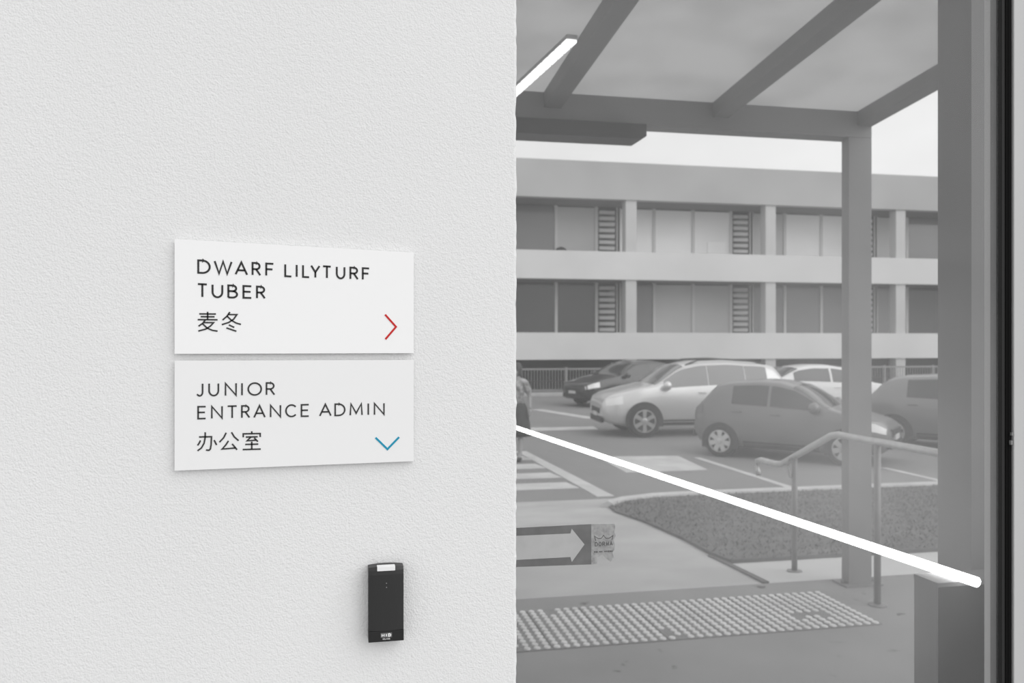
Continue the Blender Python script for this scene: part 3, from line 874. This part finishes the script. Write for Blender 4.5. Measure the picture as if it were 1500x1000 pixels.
def make_car(name, label, sp, loc, heading, paint, group=None):
    """heading: direction of the car's nose in the ground plane"""
    root = empty(name, loc, math.atan2(heading[1], heading[0]))
    tag(root, label, 'car', group)
    L, W, belt = sp['L'], sp['W'] / 2, sp['belt']

    def sec(x):
        zb, zt, w, zl = interp(sp['bot'], x), interp(sp['top'], x), W * interp(sp['wid'], x), interp(belt, x)
        zs = min(zl, zt - .03)
        t = min(1, max(0, (zt - zs) / .5))
        wr = w * (.95 - .21 * t)
        ws = w * .955
        return [(0, zb), (w * .86, zb), (w * .97, zb + .09), (w, zb + .42 * (zs - zb)), (w * .99, zb + .78 * (zs - zb)), (ws, zs),
                (ws * .5 + wr * .5 + .012 * t, zs + .5 * (zt - .06 * t - zs)), (wr, zt - .06 * t - .012), (wr * .86, zt - .018 * t - .005), (wr * .45, zt), (0, zt + .004)]

    def P(x, k, side):
        s_ = sec(x); i = min(int(k), 9); t = k - i
        y = s_[i][0] * (1 - t) + s_[i + 1][0] * t; z = s_[i][1] * (1 - t) + s_[i + 1][1] * t
        return Vector((L / 2 - x, side * y, z))

    N = 56
    xs = [L * i / N for i in range(N + 1)]
    v, f = [], []
    M2 = 20
    for x in xs:
        s_ = sec(x)
        ring = [(y, z) for y, z in s_] + [(-y, z) for y, z in s_[-2:0:-1]]
        v += [(L / 2 - x, y, z) for y, z in ring]
    for i in range(N):
        for k in range(M2): f.append((i * M2 + k, i * M2 + (k + 1) % M2, (i + 1) * M2 + (k + 1) % M2, (i + 1) * M2 + k))
    f += [tuple(range(M2)), tuple(range(N * M2, (N + 1) * M2))[::-1]]
    body = MB().add(v, f).build('body', paint, root, smooth=True)

    def panel(nm, xa, xb, ka, kb, m, side=None, off=.006, parent=root, nx=10, nk=4, shape=None):
        mb = MB(); vv, ff = [], []
        sides = (side,)
        if side is None:        # across the roof line
            cols = [(k, 1) for k in [ka + (10 - ka) * i / nk for i in range(nk + 1)]]
            cols += [(k, -1) for k, _ in cols[-2::-1]]
        else:
            cols = [(ka + (kb - ka) * i / nk, side) for i in range(nk + 1)]
        for i in range(nx + 1):
            x = xa + (xb - xa) * i / nx
            for k, sd in cols:
                p = P(x, k, sd)
                e_ = .02
                du = P(min(L, x + e_), k, sd) - P(max(0, x - e_), k, sd)
                k2 = min(10, k + .1); k1 = max(0, k - .1)
                dv = P(x, k2, sd) - P(x, k1, sd)
                nn = du.cross(dv)
                if nn.length > 1e-9: nn.normalize()
                c_ = Vector((p.x * .0, 0, .75))
                if nn.dot(Vector((p.x * .3, p.y, p.z - .75))) < 0: nn = -nn
                vv.append(p + nn * off)
        nc = len(cols)
        for i in range(nx):
            for k in range(nc - 1): ff.append((i * nc + k, i * nc + k + 1, (i + 1) * nc + k + 1, (i + 1) * nc + k))
        return mb.add(vv, ff).build(nm, m, parent, smooth=True)

    gl_ = sp.get('glass', 'car_glass')
    for sd in (1, -1):
        for a, b in sp['side_windows']:
            panel('side_window', a, b, 5.12, 6.88, gl_, sd)
        h = sp['head']; panel('headlight', h[0], h[1], h[2], h[3], 'lamp_clear', sd, .008, nx=5)
        t = sp['tail']; panel('tail_light', t[0], t[1], t[2], t[3], 'lamp_red', sd, .008, nx=5)
        panel('sill_trim', sp['axles'][0] + .42, sp['axles'][1] - .42, 1.3, 2.2, 'trim', sd, .006, nx=4, nk=3)
        for hx in sp['handles']:
            p = P(hx, 4.35, sd)
            MB().box(p.x - .09, p.x + .09, p.y - .02, p.y + .025, p.z - .015, p.z + .015).build('door_handle', paint, root, bevel=.006)
        mx_ = sp['mirror']; p = P(mx_, 5.1, sd)
        MB().lathe([(.03, -.07), (.085, -.05), (.10, .02), (.07, .07)], 'y', 12, (p.x, p.y + sd * .10, p.z + .06)).build('wing_mirror', sp.get('mirror_m', paint), root, smooth=True)
    panel('windscreen', sp['screen'][0], sp['screen'][1], 7.25, 10, gl_, None, .006)
    panel('rear_window', sp['rear'][0], sp['rear'][1], 7.35, 10, gl_, None, .006)
    zf = interp(sp['top'], 0.0)
    MB().box(L / 2 - .06, L / 2 + .015, -.40, .40, .50, .62).build('grille', 'trim', root, bevel=.01)
    MB().box(L / 2 - .06, L / 2 + .012, -.55, .55, .30, .42).build('lower_intake', 'trim', root, bevel=.01)
    MB().box(L / 2 - .02, L / 2 + .022, -.19, .19, .43, .52).build('number_plate', 'plate_no', root)
    MB().box(-L / 2 - .012, -L / 2 + .05, -.19, .19, .62, .73).build('number_plate', 'plate_no', root)
    MB().box(-L / 2 - .012, -L / 2 + .05, -.6, .6, .34, .46).build('rear_bumper_trim', 'trim', root, bevel=.01)
    if sp.get('rails'):
        for sd in (1, -1):
            a, b = sp['rails']
            pts = [P(a + (b - a) * i / 6, 8.0, sd) + Vector((0, 0, .045 if 0 < i < 6 else 0)) for i in range(7)]
            MB().tube(pts, .017, 8).build('roof_rail', 'trim', root, smooth=True)
    R = sp['R']
    ty, rim, disc = make_wheel(R, .21, sp['spokes'])
    am = MB()
    pts = [(R * 1.17 * math.cos(PI * i / 18), R * 1.17 * math.sin(PI * i / 18)) for i in range(19)] + [(-R * 1.17, -.12), (R * 1.17, -.12)]
    ame = am.prism(pts, 'y', -.006, .006).mesh('wheel_arch', 'arch')
    for ax in sp['axles']:
        yw = W * interp(sp['wid'], ax)
        for sd in (1, -1):
            a = link('wheel_arch', ame, root, (L / 2 - ax, sd * (yw + .003), R))
            wq = bpy.data.objects.new('wheel', ty); COL.objects.link(wq); wq.parent = root
            wq.location = (L / 2 - ax, sd * (yw - .085), R)
            wq.rotation_euler = (0, 0, PI if sd > 0 else 0)
            link('rim', rim, wq); link('brake_disc', disc, wq)
    return root


SUV = dict(L=4.35, W=1.84, R=.36, spokes=6, axles=(.88, 3.44), glass='car_glass_pale', rails=(1.9, 3.75), mirror=1.38,
           top=[(0, .74), (.08, .86), (.25, .95), (.95, 1.10), (1.10, 1.14), (1.80, 1.58), (2.2, 1.66), (2.8, 1.68), (3.6, 1.63), (3.95, 1.56), (4.15, 1.28), (4.28, 1.05), (4.35, .75)],
           bot=[(0, .46), (.12, .30), (.5, .24), (3.8, .25), (4.2, .32), (4.35, .48)],
           wid=[(0, .66), (.08, .80), (.3, .93), (.8, 1.0), (3.6, 1.0), (4.1, .93), (4.28, .84), (4.35, .72)],
           belt=[(0, .8), (.9, 1.02), (1.3, 1.06), (3.9, 1.16), (4.35, 1.0)],
           side_windows=((1.34, 2.345), (2.36, 3.205), (3.22, 3.72)), head=(.07, .42, 3.9, 5.3), tail=(4.14, 4.32, 4.0, 5.4), handles=(2.2, 3.1),
           screen=(1.14, 1.82), rear=(3.98, 4.18))
HATCH = dict(L=4.05, W=1.74, R=.31, spokes=7, axles=(.80, 3.36), mirror=1.38,
             top=[(0, .60), (.08, .70), (.25, .78), (.95, .95), (1.12, .99), (1.85, 1.37), (2.2, 1.44), (2.6, 1.455), (3.2, 1.42), (3.5, 1.36), (3.85, 1.02), (3.97, .92), (4.05, .65)],
             bot=[(0, .40), (.12, .24), (.5, .18), (3.5, .19), (3.9, .28), (4.05, .42)],
             wid=[(0, .62), (.08, .78), (.3, .92), (.8, .99), (1.3, 1.0), (3.3, 1.0), (3.75, .94), (3.97, .84), (4.05, .7)],
             belt=[(0, .7), (.9, .88), (1.3, .92), (3.6, 1.0), (4.05, .9)],
             side_windows=((1.36, 2.30), (2.36, 3.12)), head=(.06, .50, 3.9, 5.2), tail=(3.78, 4.0, 4.0, 5.3), handles=(2.18, 3.0),
             screen=(1.14, 1.86), rear=(3.52, 3.86))
SEDAN = dict(L=4.6, W=1.78, R=.32, spokes=5, axles=(.88, 3.58), mirror=1.5,
             top=[(0, .62), (.08, .72), (.3, .80), (1.1, .97), (1.25, 1.0), (2.0, 1.40), (2.4, 1.46), (2.9, 1.46), (3.3, 1.40), (3.95, 1.10), (4.4, 1.06), (4.52, .98), (4.6, .65)],
             bot=[(0, .40), (.12, .24), (.5, .19), (4.0, .2), (4.4, .3), (4.6, .42)],
             wid=[(0, .62), (.08, .78), (.3, .92), (.9, .99), (1.4, 1.0), (3.8, 1.0), (4.3, .92), (4.52, .84), (4.6, .7)],
             belt=[(0, .72), (1.0, .92), (1.5, .95), (3.9, 1.03), (4.6, .95)],
             side_windows=((1.5, 2.42), (2.48, 3.5)), head=(.06, .50, 3.9, 5.2), tail=(4.3, 4.55, 4.0, 5.3), handles=(2.3, 3.25),
             screen=(1.28, 2.0), rear=(3.34, 3.96))

CG = 'cars in the car park'
hd_ = Vector((-.9962, .087))
side = Vector((-hd_.y, hd_.x))                       # left of the car, facing the entrance
fw = Vector((6.673, 17.757))                         # ground point of the near front wheel
ctr = fw - hd_ * (SUV['L'] / 2 - .88) - side * .80
make_car('suv', 'silver four wheel drive car with roof rails driving past the crossing', SUV, (ctr.x, ctr.y, LOW), hd_, 'silver', CG)

SMALL = dict(HATCH)
kx = 3.42 / 4.05


def shrink(t): return [(x * kx, z * .965) for x, z in t]


SMALL.update(L=3.42, W=1.64, R=.29, top=shrink(HATCH['top']), bot=shrink(HATCH['bot']), wid=[(x * kx, z) for x, z in HATCH['wid']], belt=shrink(HATCH['belt']),
             axles=tuple(x * kx for x in HATCH['axles']), mirror=HATCH['mirror'] * kx, handles=tuple(x * kx for x in HATCH['handles']),
             side_windows=tuple((a * kx, b * kx) for a, b in HATCH['side_windows']), head=(.06, .42, 3.9, 5.2), tail=(3.78 * kx, 4.0 * kx, 4.0, 5.3),
             screen=(1.14 * kx, 1.86 * kx), rear=(3.52 * kx, 3.86 * kx))
make_car('hatchback', 'dark hatchback parked nearest, behind the hand rail and canopy post', SMALL, (8.27, 14.2, LOW), Vector((.705, -.709)).normalized(), 'charcoal', CG)
make_car('hatchback', 'dark grey hatchback parked beyond the post, cut off by the grey pillar', HATCH, (12.35, 14.5, LOW), Vector((.66, -.75)).normalized(), 'graphite', CG)
make_car('sedan', 'black car half hidden behind the bonnet of the silver car', SEDAN, (9.75, 27.2, LOW), Vector((-.95, -.3)).normalized(), 'black_paint', CG)
make_car('sedan', 'white car in the back row behind the roof of the dark hatchback', SEDAN, (13.45, 21.6, LOW), Vector((1, -.12)).normalized(), 'white_paint', CG)


# ------------------------------------------------------------------ pedestrian on the crossing
def skin_mesh(name, verts, edges, radii, m, parent, root_i=0, levels=2):
    me = bpy.data.meshes.new(name); me.from_pydata(verts, edges, []); me.update()
    o = link(name, me, parent)
    sk = o.modifiers.new('skin', 'SKIN'); sk.use_smooth_shade = True
    for i, r in enumerate(radii):
        d = me.skin_vertices[0].data[i]
        d.radius = r if isinstance(r, tuple) else (r, r); d.use_root = (i == root_i)
    ss = o.modifiers.new('sub', 'SUBSURF'); ss.levels = levels; ss.render_levels = levels
    me.materials.append(M[m]); return o


pr = empty('person', (3.20, 14.85, LOW + .006), math.radians(-20))
tag(pr, 'pedestrian in a patterned top and dark skirt walking over the zebra crossing', 'person')
# local frame: walks towards -y, x to the side
V = [(0, 0, .92), (0, 0, 1.10), (0, .01, 1.28), (0, 0, 1.40), (0, -.01, 1.47), (0, -.02, 1.54), (0, -.03, 1.62),      # pelvis .. crown
     (.085, 0, .88), (.09, -.10, .50), (.09, -.20, .10), (.09, -.30, .04),                                            # right leg forward
     (-.085, 0, .88), (-.09, .06, .49), (-.09, .24, .13), (-.09, .20, .05),                                            # left leg back
     (.17, 0, 1.36), (.23, .06, 1.12), (.25, -.05, .90),                                                               # right arm
     (-.17, 0, 1.36), (-.23, -.04, 1.12), (-.24, -.20, .98)]
Ed = [(0, 1), (1, 2), (2, 3), (3, 4), (4, 5), (5, 6), (0, 7), (7, 8), (8, 9), (9, 10), (0, 11), (11, 12), (12, 13), (13, 14), (3, 15), (15, 16), (16, 17), (3, 18), (18, 19), (19, 20)]
Rd = [(.14, .10), (.12, .09), (.14, .10), (.09, .08), (.048, .05), (.072, .085), (.06, .075), .085, .055, .036, .035, .085, .055, .036, .035, .05, .038, .028, .05, .038, .028]
skin_mesh('body', V, Ed, Rd, 'skin', pr)
skin_mesh('patterned_top', [(0, 0, .90), (0, 0, 1.10), (0, .01, 1.28), (0, 0, 1.40), (.17, 0, 1.36), (.225, .05, 1.14), (-.17, 0, 1.36), (-.225, -.035, 1.14)],
          [(0, 1), (1, 2), (2, 3), (3, 4), (4, 5), (3, 6), (6, 7)], [(.17, .13), (.15, .115), (.165, .125), (.08, .085), .068, .06, .068, .06], 'shirt', pr)
MB().lathe([(.155, 1.0), (.20, .90), (.25, .60), (.27, .42), (.255, .43), (.18, .9)], 'z', 24).build('skirt', 'skirt', pr, smooth=True)
hv = MB().lathe([(.02, .125), (.07, .11), (.098, .06), (.105, 0), (.098, -.07), (.08, -.12)], 'z', 16, (0, .012, 1.60)).build('hair', 'hair', pr, smooth=True)
for hx, hy, hz in ((.255, -.09, .84), (-.245, -.27, .95)):                # hands: palm, four fingers, thumb
    hb = MB()
    hb.tube([(hx, hy + .02, hz + .05), (hx, hy, hz)], [.024, .028], 8)
    for q, ln in enumerate((.065, .075, .07, .055)):
        ox = -.024 + q * .016
        hb.tube([(hx, hy + ox, hz), (hx, hy + ox - .004, hz - ln * .55), (hx - .012 * (1 if hx > 0 else -1), hy + ox - .006, hz - ln)], .008, 6)
    hb.tube([(hx, hy - .02, hz + .03), (hx, hy - .045, hz - .01), (hx, hy - .05, hz - .035)], .009, 6)
    hb.build('hand', 'skin', pr, smooth=True)
for sx, y0, zz, rx in ((.09, -.26, .0, 0), (-.09, .19, .02, 0)):
    MB().tube([(sx, y0 + .09, zz + .035), (sx, y0, zz + .04), (sx, y0 - .12, zz + .03)], [.036, .042, .03], 10).build('shoe', 'shoe', pr, smooth=True)
